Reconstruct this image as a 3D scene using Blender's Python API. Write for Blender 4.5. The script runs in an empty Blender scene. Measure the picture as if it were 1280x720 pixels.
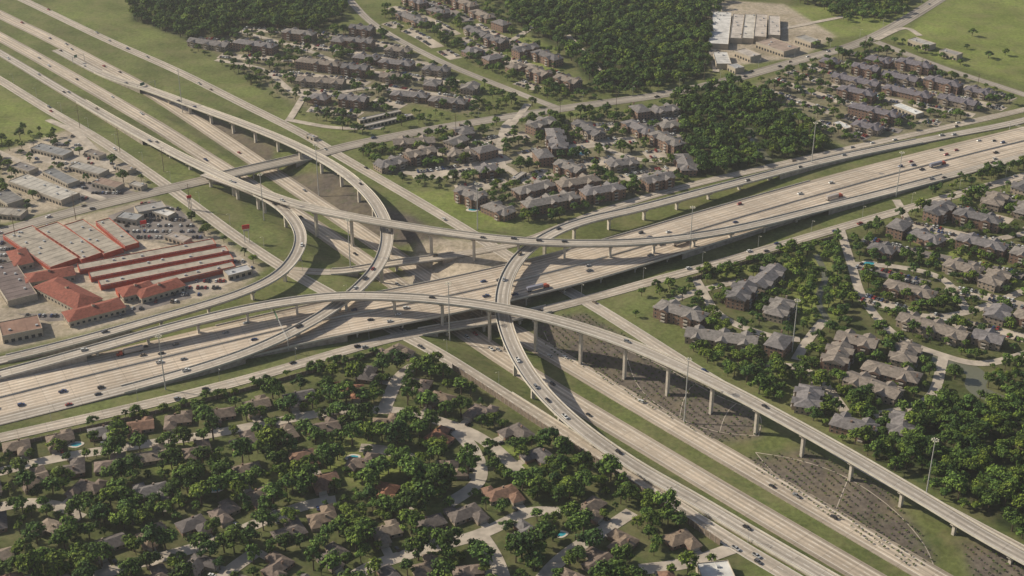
import bpy, math, random
import numpy as np
from mathutils import Vector
random.seed(7); rng=np.random.RandomState(7)
sc=bpy.context.scene
# ---------------- survey: aerial-photo map reading -> world metres ----------------
F=1777.8; PIT=math.radians(28); H=510.0; CY=-H/math.tan(PIT)
cp,sp=math.cos(PIT),math.sin(PIT)
def G(u,v,z=0.0):
    x=(u-640)/F; y=(v-360)/F
    dx=x; dy=cp-y*sp; dz=-sp-y*cp
    t=(H-z)/(-dz)
    return (dx*t, CY+dy*t, z)
def poly(pts,z=0): return np.array([G(a,b,z)[:2] for a,b in pts])
def inpoly(P,x,y):
    x=np.asarray(x,float); y=np.asarray(y,float); r=np.zeros(x.shape,bool); n=len(P); j=n-1
    for i in range(n):
        xi,yi=P[i]; xj,yj=P[j]
        c=((yi>y)!=(yj>y)) & (x<(xj-xi)*(y-yi)/((yj-yi) if yj!=yi else 1e-9)+xi)
        r^=c; j=i
    return r
def path(pts,step=4.0,smooth=6):
    W=[np.array(G(p[0],p[1],p[2] if len(p)>2 else 0.2)) for p in pts]
    W=[2*W[0]-W[1]]+W+[2*W[-1]-W[-2]]
    out=[]
    for i in range(1,len(W)-2):
        p0,p1,p2,p3=W[i-1:i+3]
        for k in range(16):
            t=k/16
            out.append(0.5*((2*p1)+(-p0+p2)*t+(2*p0-5*p1+4*p2-p3)*t*t+(-p0+3*p1-3*p2+p3)*t**3))
    out.append(W[-2]); A=np.array(out)
    def res(A):
        s=np.r_[0,np.cumsum(np.linalg.norm(np.diff(A[:,:2],axis=0),axis=1))]
        n=max(2,int(s[-1]/step)+1); q=np.linspace(0,s[-1],n)
        return np.stack([np.interp(q,s,A[:,k]) for k in range(3)],1)
    A=res(A)
    for _ in range(smooth):
        B=A.copy(); B[1:-1]=(A[:-2]+2*A[1:-1]+A[2:])/4; A=B
    return A
def frames(A):
    T=np.gradient(A,axis=0); L=np.linalg.norm(T[:,:2],axis=1); L[L==0]=1
    T2=T[:,:2]/L[:,None]; Nn=np.stack([-T2[:,1],T2[:,0]],1)
    s=np.r_[0,np.cumsum(np.linalg.norm(np.diff(A[:,:2],axis=0),axis=1))]
    return T2,Nn,s
# ---------------- occupancy ----------------
MX0,MX1,MY0,MY1,CS=-900,900,-450,1000,1.5
occ=np.zeros((int((MY1-MY0)/CS),int((MX1-MX0)/CS)),np.uint8)
def stamp(x,y,r,val=1):
    i0=int((y-r-MY0)/CS); i1=int((y+r-MY0)/CS)+1; j0=int((x-r-MX0)/CS); j1=int((x+r-MX0)/CS)+1
    i0=max(i0,0); j0=max(j0,0); i1=min(i1,occ.shape[0]); j1=min(j1,occ.shape[1])
    if i0>=i1 or j0>=j1: return
    yy=MY0+(np.arange(i0,i1)+.5)*CS; xx=MX0+(np.arange(j0,j1)+.5)*CS
    m=(xx[None,:]-x)**2+(yy[:,None]-y)**2<r*r
    occ[i0:i1,j0:j1][m]|=val
def hit(x,y,val=255):
    i=int((y-MY0)/CS); j=int((x-MX0)/CS)
    if 0<=i<occ.shape[0] and 0<=j<occ.shape[1]: return bool(occ[i,j]&val)
    return False
def stamp_path(A,r,val=1):
    for p in A: stamp(p[0],p[1],r,val)
# ---------------- mesh builder ----------------
class MB:
    def __init__(s): s.v=[];s.f=[];s.m=[];s.uv=[]
    def quad(s,a,b,c,d,m=0,uv=None):
        n=len(s.v); s.v+= [a,b,c,d]; s.f.append((n,n+1,n+2,n+3)); s.m.append(m); s.uv.append(uv or ((0,0),)*4)
    def tri(s,a,b,c,m=0):
        n=len(s.v); s.v+=[a,b,c]; s.f.append((n,n+1,n+2)); s.m.append(m); s.uv.append(((0,0),)*3)
    def ngon(s,pts,m=0,uv=None):
        n=len(s.v); s.v+=list(pts); s.f.append(tuple(range(n,n+len(pts)))); s.m.append(m); s.uv.append(uv or ((0,0),)*len(pts))
    def box(s,c,d,m=0,ax=(1,0),top=1.0,mt=None):
        ex,ey=ax; x,y,z=c; a,b,h=d[0]/2,d[1]/2,d[2]/2
        def P(i,j,k,f=1): return (x+(ex*a*i-ey*b*j)*f, y+(ey*a*i+ex*b*j)*f, z+h*k)
        B=[P(-1,-1,-1),P(1,-1,-1),P(1,1,-1),P(-1,1,-1)]; U=[P(-1,-1,1,top),P(1,-1,1,top),P(1,1,1,top),P(-1,1,1,top)]
        s.quad(*U,m if mt is None else mt); s.quad(B[3],B[2],B[1],B[0],m)
        for i in range(4):
            j=(i+1)%4; s.quad(B[i],B[j],U[j],U[i],m)
    def cyl(s,p,q,r0,r1,n,m=0):
        p=Vector(p); q=Vector(q); d=(q-p).normalized(); a=d.orthogonal().normalized(); b=d.cross(a)
        R0=[tuple(p+(a*math.cos(t)+b*math.sin(t))*r0) for t in [2*math.pi*i/n for i in range(n)]]
        R1=[tuple(q+(a*math.cos(t)+b*math.sin(t))*r1) for t in [2*math.pi*i/n for i in range(n)]]
        for i in range(n):
            j=(i+1)%n; s.quad(R0[i],R0[j],R1[j],R1[i],m)
        s.ngon(R1,m); s.ngon(R0[::-1],m)
    def mesh(s,name,mats):
        me=bpy.data.meshes.new(name); me.from_pydata(s.v,[],s.f)
        for mt in mats: me.materials.append(mt)
        me.polygons.foreach_set('material_index',s.m)
        ul=me.uv_layers.new(name='UVMap')
        ul.data.foreach_set('uv',np.array([c for f in s.uv for c in f],dtype=np.float32).ravel())
        me.update(); return me
    def build(s,name,mats):
        return add(name,s.mesh(name,mats))
col=sc.collection
def add(name,me,loc=(0,0,0),rz=0,scale=(1,1,1),color=None,parent=None,ry=0):
    o=bpy.data.objects.new(name,me); o.location=loc; o.rotation_euler=(0,ry,rz); o.scale=scale
    if color: o.color=(*color,1)
    if parent: o.parent=parent
    col.objects.link(o); return o
# ---------------- materials ----------------
def newmat(name,rough=.85,spec=.3):
    m=bpy.data.materials.new(name); m.use_nodes=True; nt=m.node_tree; b=nt.nodes['Principled BSDF']
    b.inputs['Roughness'].default_value=rough; b.inputs['Specular IOR Level'].default_value=spec
    return m,nt,b
def M(nt,op,a,b=None,c=None):
    n=nt.nodes.new('ShaderNodeMath'); n.operation=op
    for i,x in enumerate((a,b,c)):
        if x is None: continue
        if isinstance(x,(int,float)): n.inputs[i].default_value=x
        else: nt.links.new(x,n.inputs[i])
    return n.outputs[0]
def mixc(nt,f,a,b,bt='MIX'):
    n=nt.nodes.new('ShaderNodeMix'); n.data_type='RGBA'; n.blend_type=bt
    for k,x in ((0,f),(6,a),(7,b)):
        if isinstance(x,(int,float)): n.inputs[k].default_value=x
        elif isinstance(x,tuple): n.inputs[k].default_value=(*x,1) if len(x)==3 else x
        else: nt.links.new(x,n.inputs[k])
    return n.outputs[2]
def noise(nt,scale,vec=None,detail=3,rough=.6):
    n=nt.nodes.new('ShaderNodeTexNoise'); n.inputs['Scale'].default_value=scale; n.inputs['Detail'].default_value=detail; n.inputs['Roughness'].default_value=rough
    if vec is None:
        g=nt.nodes.new('ShaderNodeNewGeometry'); vec=g.outputs['Position']
    nt.links.new(vec,n.inputs['Vector']); return n.outputs[0]
def mrange(nt,x,a,b,c,d):
    n=nt.nodes.new('ShaderNodeMapRange'); nt.links.new(x,n.inputs[0])
    for i,k in enumerate((a,b,c,d)): n.inputs[i+1].default_value=k
    return n.outputs[0]
def tone(nt,colr,fac):
    n=nt.nodes.new('ShaderNodeVectorMath'); n.operation='SCALE'
    if isinstance(colr,tuple): n.inputs[0].default_value=colr
    else: nt.links.new(colr,n.inputs[0])
    nt.links.new(fac,n.inputs['Scale']); return n.outputs[0]
def simple(name,c,rough=.85,var=.25,scale=.5,spec=.3):
    m,nt,b=newmat(name,rough,spec); f=mrange(nt,noise(nt,scale,None,2),.3,.7,1-var,1+var)
    nt.links.new(tone(nt,c,f),b.inputs['Base Color']); return m
def objcol(name,rough=.85,var=.2,scale=.6,spec=.3):
    m,nt,b=newmat(name,rough,spec); oi=nt.nodes.new('ShaderNodeObjectInfo')
    f=mrange(nt,noise(nt,scale,None,2),.3,.7,1-var,1+var)
    nt.links.new(tone(nt,oi.outputs['Color'],f),b.inputs['Base Color'])
    return m
def road_mat(name,base,lanes,mark=1.0):
    m,nt,b=newmat(name,.9,.2)
    uv=nt.nodes.new('ShaderNodeUVMap'); uv.uv_map='UVMap'
    sx=nt.nodes.new('ShaderNodeSeparateXYZ'); nt.links.new(uv.outputs[0],sx.inputs[0]); U,V=sx.outputs[0],sx.outputs[1]
    off=1.825 if lanes%2 else 0.0
    Uo=M(nt,'ADD',U,off+365.0)
    dl=M(nt,'PINGPONG',Uo,1.825)
    half=lanes*3.65/2
    au=M(nt,'ABSOLUTE',U)
    inl=M(nt,'LESS_THAN',au,half-1)
    dash=M(nt,'LESS_THAN',M(nt,'FRACT',M(nt,'DIVIDE',V,12.0)),.35)
    line=M(nt,'MULTIPLY',M(nt,'MULTIPLY',M(nt,'LESS_THAN',dl,.16),dash),inl)
    edg=M(nt,'LESS_THAN',M(nt,'ABSOLUTE',M(nt,'SUBTRACT',au,half)),.16)
    mk=M(nt,'MULTIPLY',M(nt,'MAXIMUM',line,edg),mark*.8)
    wear=mrange(nt,dl,0.3,1.8,1.07,.76)
    cx=nt.nodes.new('ShaderNodeCombineXYZ'); nt.links.new(M(nt,'FLOOR',M(nt,'DIVIDE',Uo,3.65)),cx.inputs[0]); nt.links.new(M(nt,'FLOOR',M(nt,'DIVIDE',V,54.0)),cx.inputs[1])
    wn=nt.nodes.new('ShaderNodeTexWhiteNoise'); wn.noise_dimensions='2D'; nt.links.new(cx.outputs[0],wn.inputs['Vector'])
    slab=mrange(nt,wn.outputs['Value'],0,1,.88,1.08)
    cx=nt.nodes.new('ShaderNodeCombineXYZ'); nt.links.new(M(nt,'MULTIPLY',U,.45),cx.inputs[0]); nt.links.new(M(nt,'MULTIPLY',V,.01),cx.inputs[1])
    st=mrange(nt,noise(nt,1.0,cx.outputs[0],4),.3,.7,.66,1.22)
    big=mrange(nt,noise(nt,.018,None,4),.3,.7,.82,1.12); sm=mrange(nt,noise(nt,.5),.3,.7,.9,1.08)
    joint=M(nt,'LESS_THAN',M(nt,'FRACT',M(nt,'DIVIDE',V,18.0)),.025)
    jf=mrange(nt,joint,0,1,1,.76)
    sh=mrange(nt,M(nt,'GREATER_THAN',au,half),0,1,1,.78)
    f=st
    for k in (wear,big,sm,jf,sh,slab): f=M(nt,'MULTIPLY',f,k)
    c=mixc(nt,mk,tone(nt,base,f),(.75,.73,.68))
    c=mixc(nt,mrange(nt,noise(nt,.05,None,4),.5,.75,0,.4),c,mixc(nt,.5,c,(.29,.235,.18)))
    nt.links.new(c,b.inputs['Base Color']); return m
m_flat=road_mat('road_concrete_wide',(.60,.50,.395),12)
m_b=road_mat('road_concrete_main',(.59,.495,.39),3)
m_ramp=road_mat('road_concrete_ramp',(.50,.44,.37),2)
m_front=road_mat('road_concrete_frontage',(.51,.44,.36),3)
m_street=road_mat('street_concrete',(.42,.37,.31),2,.3)
m_res=simple('residential_pavement',(.45,.39,.32),.9,.25,.12)
m_lot=simple('parking_pavement',(.42,.36,.29),.9,.35,.06)
m_lotd=simple('parking_asphalt',(.20,.175,.16),.9,.35,.06)
m_par=simple('parapet_concrete',(.60,.55,.47),.85,.14,.2)
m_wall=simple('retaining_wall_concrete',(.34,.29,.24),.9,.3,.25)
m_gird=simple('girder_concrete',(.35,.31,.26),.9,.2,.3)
m_pier=simple('pier_concrete',(.56,.50,.42),.9,.15,.4)
m_nwall=simple('noise_wall_panels',(.22,.17,.13),.9,.3,.5)
m_brick=simple('brick_wall',(.24,.155,.115),.9,.25,1)
m_stucco=simple('siding_wall',(.31,.25,.195),.9,.2,1)
m_comw=simple('commercial_stucco',(.42,.36,.28),.9,.15,1)
m_glass=simple('window_glass',(.03,.035,.04),.15,.2,1,.6)
m_trim=simple('painted_trim',(.42,.38,.33),.7,.1,1)
m_door=simple('door_paint',(.15,.08,.05),.6,.1,1)
m_roof=objcol('shingle_roof',.9,.3,.5)
m_flatroof=objcol('membrane_roof',.8,.22,.12)
m_redw=simple('red_metal_wall',(.40,.085,.05),.6,.2,.5)
m_red=simple('terracotta_roof',(.24,.075,.05),.85,.3,.5)
m_ac=simple('galvanised_metal',(.42,.43,.44),.5,.1,1)
m_paint=objcol('car_paint',.3,.03,1,.5)
m_cglass=simple('car_glass',(.015,.018,.02),.08,.1,1,.6)
m_tyre=simple('tyre_rubber',(.02,.02,.02),.8,.1,1)
m_lamp=simple('lamp_lens',(.7,.65,.5),.3,.1,1)
m_tail=simple('tail_lens',(.4,.02,.02),.3,.1,1)
m_steel=simple('galvanised_steel_pole',(.46,.45,.42),.5,.1,1)
m_wood=simple('timber_pole',(.14,.10,.07),.9,.2,1)
m_bark=simple('bark',(.09,.065,.045),.95,.2,2)
m_green=simple('sign_green',(.01,.12,.06),.5,.05,1)
m_signred=simple('sign_red',(.5,.03,.03),.5,.05,1)
def leafmat(name,c):
    m,nt,b=newmat(name,.8,.15); oi=nt.nodes.new('ShaderNodeObjectInfo'); R=oi.outputs['Random']
    c1=tone(nt,c,mrange(nt,M(nt,'FRACT',M(nt,'MULTIPLY',R,7.3)),0,1,.6,1.35))
    c2=mixc(nt,mrange(nt,R,.6,1,0,.7),c1,(c[0]*1.8,c[1]*1.4,c[2]*.9))
    c2=mixc(nt,mrange(nt,R,0,.3,.7,0),c2,(c[0]*.55,c[1]*.7,c[2]*1.1))
    nt.links.new(c2,b.inputs['Base Color']); return m
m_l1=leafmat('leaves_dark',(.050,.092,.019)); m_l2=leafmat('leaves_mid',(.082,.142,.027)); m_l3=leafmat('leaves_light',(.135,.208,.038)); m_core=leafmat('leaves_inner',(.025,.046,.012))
m_water,ntw,bw=newmat('pool_water',.05,.5); bw.inputs['Base Color'].default_value=(.05,.33,.40,1)
m_creek,ntw,bw=newmat('creek_water',.25,.5); bw.inputs['Base Color'].default_value=(.15,.15,.10,1)

# ---------------- road paths ----------------
P={}
P['A']=path([(-90,520,.3),(0,497,.3),(100,472,.3),(200,448,.4),(300,424,1.5),(360,410,3.5),(420,397,5.5),(480,386,7),(560,370,7.3),(640,352,7.3),(720,332,7),(800,309,6),(900,279,4),(1000,250,1.8),(1100,222,.5),(1200,196,.3),(1280,176,.3),(1380,152,.3)],smooth=20)
P['BN']=path([(-90,-28,.2),(0,18,.2),(60,47,.2),(120,78,.2),(180,110,-1),(240,148,-4),(300,188,-6),(350,222,-6.5),(400,256,-6.5),(450,290,-6.5),(520,337,-6.5),(600,388,-6.5),(660,425,-6.5),(700,448,-6.5),(800,507,-6.5),(900,565,-6.5),(1000,623,-6.5),(1100,681,-6.5),(1250,768,-6.5)],smooth=20)
P['BS']=path([(-90,-2,.2),(0,46,.2),(60,79,.2),(130,119,.2),(200,160,-2),(260,198,-5),(320,236,-6.5),(380,274,-6.5),(440,315,-6.5),(500,358,-6.5),(560,400,-6.5),(620,441,-6.5),(700,492,-6.5),(800,552,-6.5),(900,612,-6.5),(1000,671,-6.5),(1200,788,-6.5)],smooth=20)
P['BM']=path([(560,381,-6.8),(640,428,-6.8),(700,470,-6.8),(800,530,-6.8),(900,589,-6.8),(1000,647,-6.8),(1200,764,-6.8)])
P['F1']=path([(-90,15,.3),(0,66,.35),(60,102,.6),(130,143,2),(200,182,6),(260,212,10),(320,238,14),(380,258,17.5),(450,273,20),(520,285,21),(600,296,21.5),(680,303,21),(760,304,19),(830,300,16),(900,290,12),(960,277,8.5),(1020,262,5.5),(1100,242,3),(1180,221,1.2),(1280,195,.7),(1370,172,.6)],smooth=10)
P['F2']=path([(70,62,.35),(130,93,1),(190,113,4),(250,135,7),(310,157,10),(370,182,12),(420,209,13.5),(455,237,14),(476,265,14),(484,295,13.8),(475,328,13.2),(450,358,12.5),(415,386,11.5),(375,410,9),(320,436,6),(260,457,3.5),(180,480,1.5),(80,506,.6),(0,526,.5),(-90,548,.5)],smooth=8)
P['F3']=path([(255,217,10.2),(300,233,11.8),(338,250,12),(364,271,12),(376,296,11.5),(368,322,10.8),(344,346,10),(302,366,9),(250,383,7.6),(190,400,6),(120,420,4),(50,438,2.2),(0,450,1),(-90,472,.5)],smooth=6)
P['F4']=path([(-90,490,.7),(0,468,2),(100,441,5),(200,413,9),(270,395,11.5),(330,382,13.5),(400,372,16.5),(460,370,18.5),(540,374,20.5),(620,384,22),(700,402,22.5),(780,428,22.5),(850,458,22),(920,492,20.5),(1000,535,18),(1080,580,15),(1160,627,12),(1230,669,9),(1350,735,6)],smooth=8)
P['F5']=path([(1380,118,.6),(1280,150,.6),(1180,170,1),(1080,190,2),(1000,208,4),(900,234,8),(800,260,12),(735,275,14),(692,291,15),(655,316,15.5),(634,347,15.5),(628,385,15),(640,430,13.5),(670,480,10),(720,530,6),(790,580,3),(870,626,1),(960,679,.5),(1100,760,.5)],smooth=5)
P['FS']=path([(-80,52),(0,100),(60,137),(120,172),(180,212),(230,248),(290,292),(350,332),(410,366),(470,400),(540,437),(600,474),(660,512),(740,563),(820,616),(900,668),(990,722),(1080,775)],smooth=12)
P['FN']=path([(-60,-42),(40,5),(130,48),(220,88),(300,128),(380,168),(430,198),(520,250),(600,298),(660,335),(735,378),(795,415),(850,450),(920,492),(1000,535),(1100,594),(1280,690)],smooth=12)
P['FE']=path([(-90,568,.35),(0,547,.35),(150,513,.35),(300,476,.35),(460,430,.35),(540,412,.4),(640,396,.5),(740,372,.35),(820,350,.35),(900,328,.35),(1000,299,.35),(1100,270,.35),(1200,242,.35),(1280,220,.35),(1380,192,.35)],smooth=10)
P['FW']=path([(1380,112,.3),(1280,137,.3),(1150,166,.3),(1050,188,.3),(950,211,.3),(860,232,.3),(780,255,.3),(720,276,.4),(650,303,.4),(560,320,.5),(490,329,.5),(420,340,.4),(352,336,.3)],smooth=10)
P['X']=path([(-90,312,.3),(0,290,.3),(100,262,.3),(200,238,.4),(280,219,.9),(385,195,.9),(450,179,.4),(560,158,.25),(700,136,.25),(860,112,.25),(1000,75,.25),(1090,47,.25),(1180,-5,.25),(1230,-40,.25)],smooth=6)
P['Y']=path([(1400,160,.15),(1280,118,.15),(1180,85,.15),(1095,52,.15)]); P['Z']=path([(400,-40,.15),(430,-8,.15),(470,32,.15),(550,76,.15),(640,113,.15),(700,136,.15)])
HW=dict(A=27,BN=8.6,BS=8.6,BM=7,F1=5.4,F2=5.2,F3=5.0,F4=5.6,F5=5.6,FS=5.6,FN=5.6,FE=5.4,FW=5.0,X=8.5,Y=6,Z=5)
# ---------------- terrain ----------------
carve=np.concatenate([np.c_[P[k],np.full(len(P[k]),HW[k])] for k in ('BN','BS','BM')]); carve=carve[carve[:,2]<0][::2]
def terr(x,y):
    x=np.atleast_1d(np.asarray(x,float)); y=np.atleast_1d(np.asarray(y,float)); h=np.zeros(x.shape)
    for a in range(0,len(x),20000):
        xx=x[a:a+20000]; yy=y[a:a+20000]; hh=np.zeros(xx.shape)
        near=(xx>-600)&(xx<600)&(yy>-500)&(yy<700)
        if near.any():
            d=np.sqrt((xx[near][:,None]-carve[None,:,0])**2+(yy[near][:,None]-carve[None,:,1])**2)
            q=(carve[None,:,2]-.35+np.maximum(0,d-carve[None,:,3]-2.5)/3.4).min(1)
            hh[near]=np.minimum(0,q)
        h[a:a+20000]=hh
    return h
def outer(a,b,st): 
    inn=np.arange(a,b+.1,st); o=[]; d=st; p=b
    while p<b+16000: d*=1.35; p+=d; o.append(p)
    o=np.array(o); return np.r_[(a+b-o)[::-1],inn,o]
gx=outer(-740,740,3.2); gy=outer(-400,860,3.2)
XX,YY=np.meshgrid(gx,gy); fx,fy=XX.ravel(),YY.ravel()
fz=terr(fx,fy)
C=np.tile(np.array([.125,.145,.048]),(len(fx),1))
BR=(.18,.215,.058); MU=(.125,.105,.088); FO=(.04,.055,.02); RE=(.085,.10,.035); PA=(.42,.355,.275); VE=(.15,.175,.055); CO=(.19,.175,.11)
K1=[(240,50),(330,30),(420,40),(480,40),(545,85),(600,120),(590,145),(520,130),(440,150),(400,145),(350,120),(300,85)]
K2=[(480,8),(560,0),(620,20),(650,45),(720,110),(690,122),(640,100),(560,70),(480,30)]
K3=[(935,108),(1000,80),(1100,58),(1180,88),(1270,125),(1240,150),(1160,165),(1070,190),(1020,165)]
K4=[(470,215),(520,178),(620,158),(740,145),(860,135),(870,205),(800,245),(680,275),(580,262),(560,225)]
K5=[(845,352),(900,335),(960,345),(985,380),(1010,430),(990,455),(930,445),(850,402)]
K6=[(1060,300),(1120,262),(1200,228),(1350,205),(1350,440),(1200,440),(1100,420),(1065,360)]
K7=[(1000,470),(1080,430),(1180,455),(1190,500),(1120,550),(1060,560),(1010,520)]
BED1=[(662,397),(730,392),(790,425),(860,468),(950,518),(955,545),(890,540),(810,500),(740,455),(690,432)]
BED2=[(930,560),(1010,562),(1110,612),(1175,690),(1140,700),(1040,636),(960,590)]
BED3=[(1195,672),(1260,690),(1330,740),(1230,740)]
regions=[
 (K1,CO),(K4,CO),(K3,CO),
 ([(-100,570),(120,545),(300,500),(480,455),(545,452),(600,490),(720,562),(820,625),(910,690),(950,760),(-100,760)],RE),
 ([(400,545),(480,535),(520,590),(450,610),(400,590)],BR),([(600,555),(660,560),(690,600),(640,590)],BR),([(180,560),(240,550),(250,585),(200,600)],BR),([(300,600),(350,590),(360,620),(310,630)],BR),([(480,620),(540,610),(560,640),(500,650)],BR),
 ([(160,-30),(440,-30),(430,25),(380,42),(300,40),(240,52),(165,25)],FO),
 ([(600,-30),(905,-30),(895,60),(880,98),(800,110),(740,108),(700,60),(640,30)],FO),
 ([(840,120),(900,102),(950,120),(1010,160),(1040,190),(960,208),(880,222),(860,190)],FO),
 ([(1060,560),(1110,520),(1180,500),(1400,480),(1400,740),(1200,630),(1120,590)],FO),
 ([(860,330),(1060,290),(1400,220),(1400,520),(1180,500),(1090,510),(1000,450),(900,400)],RE),
 ([(-100,60),(40,130),(80,162),(30,178),(-100,190)],BR),
 ([(60,-30),(170,-30),(160,30),(240,60),(330,118),(400,158),(480,160),(430,182),(380,165),(220,85),(100,30),(40,0)],VE),
 ([(500,240),(560,236),(650,283),(600,290),(540,262)],BR),
 ([(650,40),(690,60),(715,105),(670,98),(620,70)],BR),
 ([(1140,35),(1200,-30),(1500,-30),(1500,140),(1280,105),(1180,78),(1120,52)],BR),
 ([(960,8),(1140,10),(1130,38),(1040,48),(980,32)],BR),
 ([(860,355),(900,340),(1000,320),(960,345),(880,350)],BR),
 ([(980,325),(1045,300),(1055,400),(1000,405)],BR),
 ([(1120,285),(1180,288),(1240,325),(1300,345),(1300,372),(1180,332)],BR),
 (BED1,MU),(BED2,MU),(BED3,MU),
 ([(205,118),(280,150),(345,182),(330,205),(260,165),(215,135)],MU),
 ([(350,210),(420,215),(460,250),(520,272),(560,300),(500,300),(440,275),(390,240)],MU),
 ([(520,300),(600,300),(660,325),(700,360),(640,385),(560,400),(500,345)],PA),
 ([(-100,320),(0,293),(190,248),(235,270),(330,335),(300,362),(150,405),(0,440),(-100,460)],PA),
 ([(0,190),(90,160),(160,205),(185,235),(100,256),(0,280)],PA),
 ([(885,10),(900,0),(980,5),(1045,45),(1000,72),(890,85)],PA),
]
for pg,c in regions:
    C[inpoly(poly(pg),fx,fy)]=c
C=C.reshape(len(gy),len(gx),3)
for _ in range(2):
    D=C.copy(); D[1:-1,1:-1]=(C[1:-1,1:-1]*2+C[:-2,1:-1]+C[2:,1:-1]+C[1:-1,:-2]+C[1:-1,2:])/6; C=D
C=C.reshape(-1,3)
nx,ny=len(gx),len(gy); idx=np.arange(nx*ny).reshape(ny,nx)
quads=np.stack([idx[:-1,:-1],idx[:-1,1:],idx[1:,1:],idx[1:,:-1]],-1).reshape(-1,4)
me=bpy.data.meshes.new('ground'); me.vertices.add(nx*ny); me.vertices.foreach_set('co',np.c_[fx,fy,fz].astype(np.float32).ravel())
me.loops.add(quads.size); me.loops.foreach_set('vertex_index',quads.ravel().astype(np.int32))
me.polygons.add(len(quads)); me.polygons.foreach_set('loop_start',np.arange(0,quads.size,4,dtype=np.int32)); me.polygons.foreach_set('loop_total',np.full(len(quads),4,np.int32))
me.update(calc_edges=True); me.validate()
at=me.color_attributes.new('Col','FLOAT_COLOR','POINT'); at.data.foreach_set('color',np.c_[C,np.ones(len(C))].astype(np.float32).ravel())
mg,nt,b=newmat('ground_cover',.95,.1); ac=nt.nodes.new('ShaderNodeAttribute'); ac.attribute_name='Col'
f=M(nt,'MULTIPLY',mrange(nt,noise(nt,.015,None,4,.65),.3,.7,.66,1.32),mrange(nt,noise(nt,.3,None,3,.7),.3,.7,.66,1.3))
c1=tone(nt,ac.outputs['Color'],f)
c2=mixc(nt,mrange(nt,noise(nt,.035,None,4,.72),.44,.64,0,.75),c1,mixc(nt,.5,c1,(.24,.20,.11)))
c2=mixc(nt,mrange(nt,noise(nt,.09,None,3,.7),.54,.68,0,.6),c2,mixc(nt,.6,c2,(.05,.085,.025)))
nt.links.new(c2,b.inputs['Base Color']); me.materials.append(mg); add('ground',me)

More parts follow.
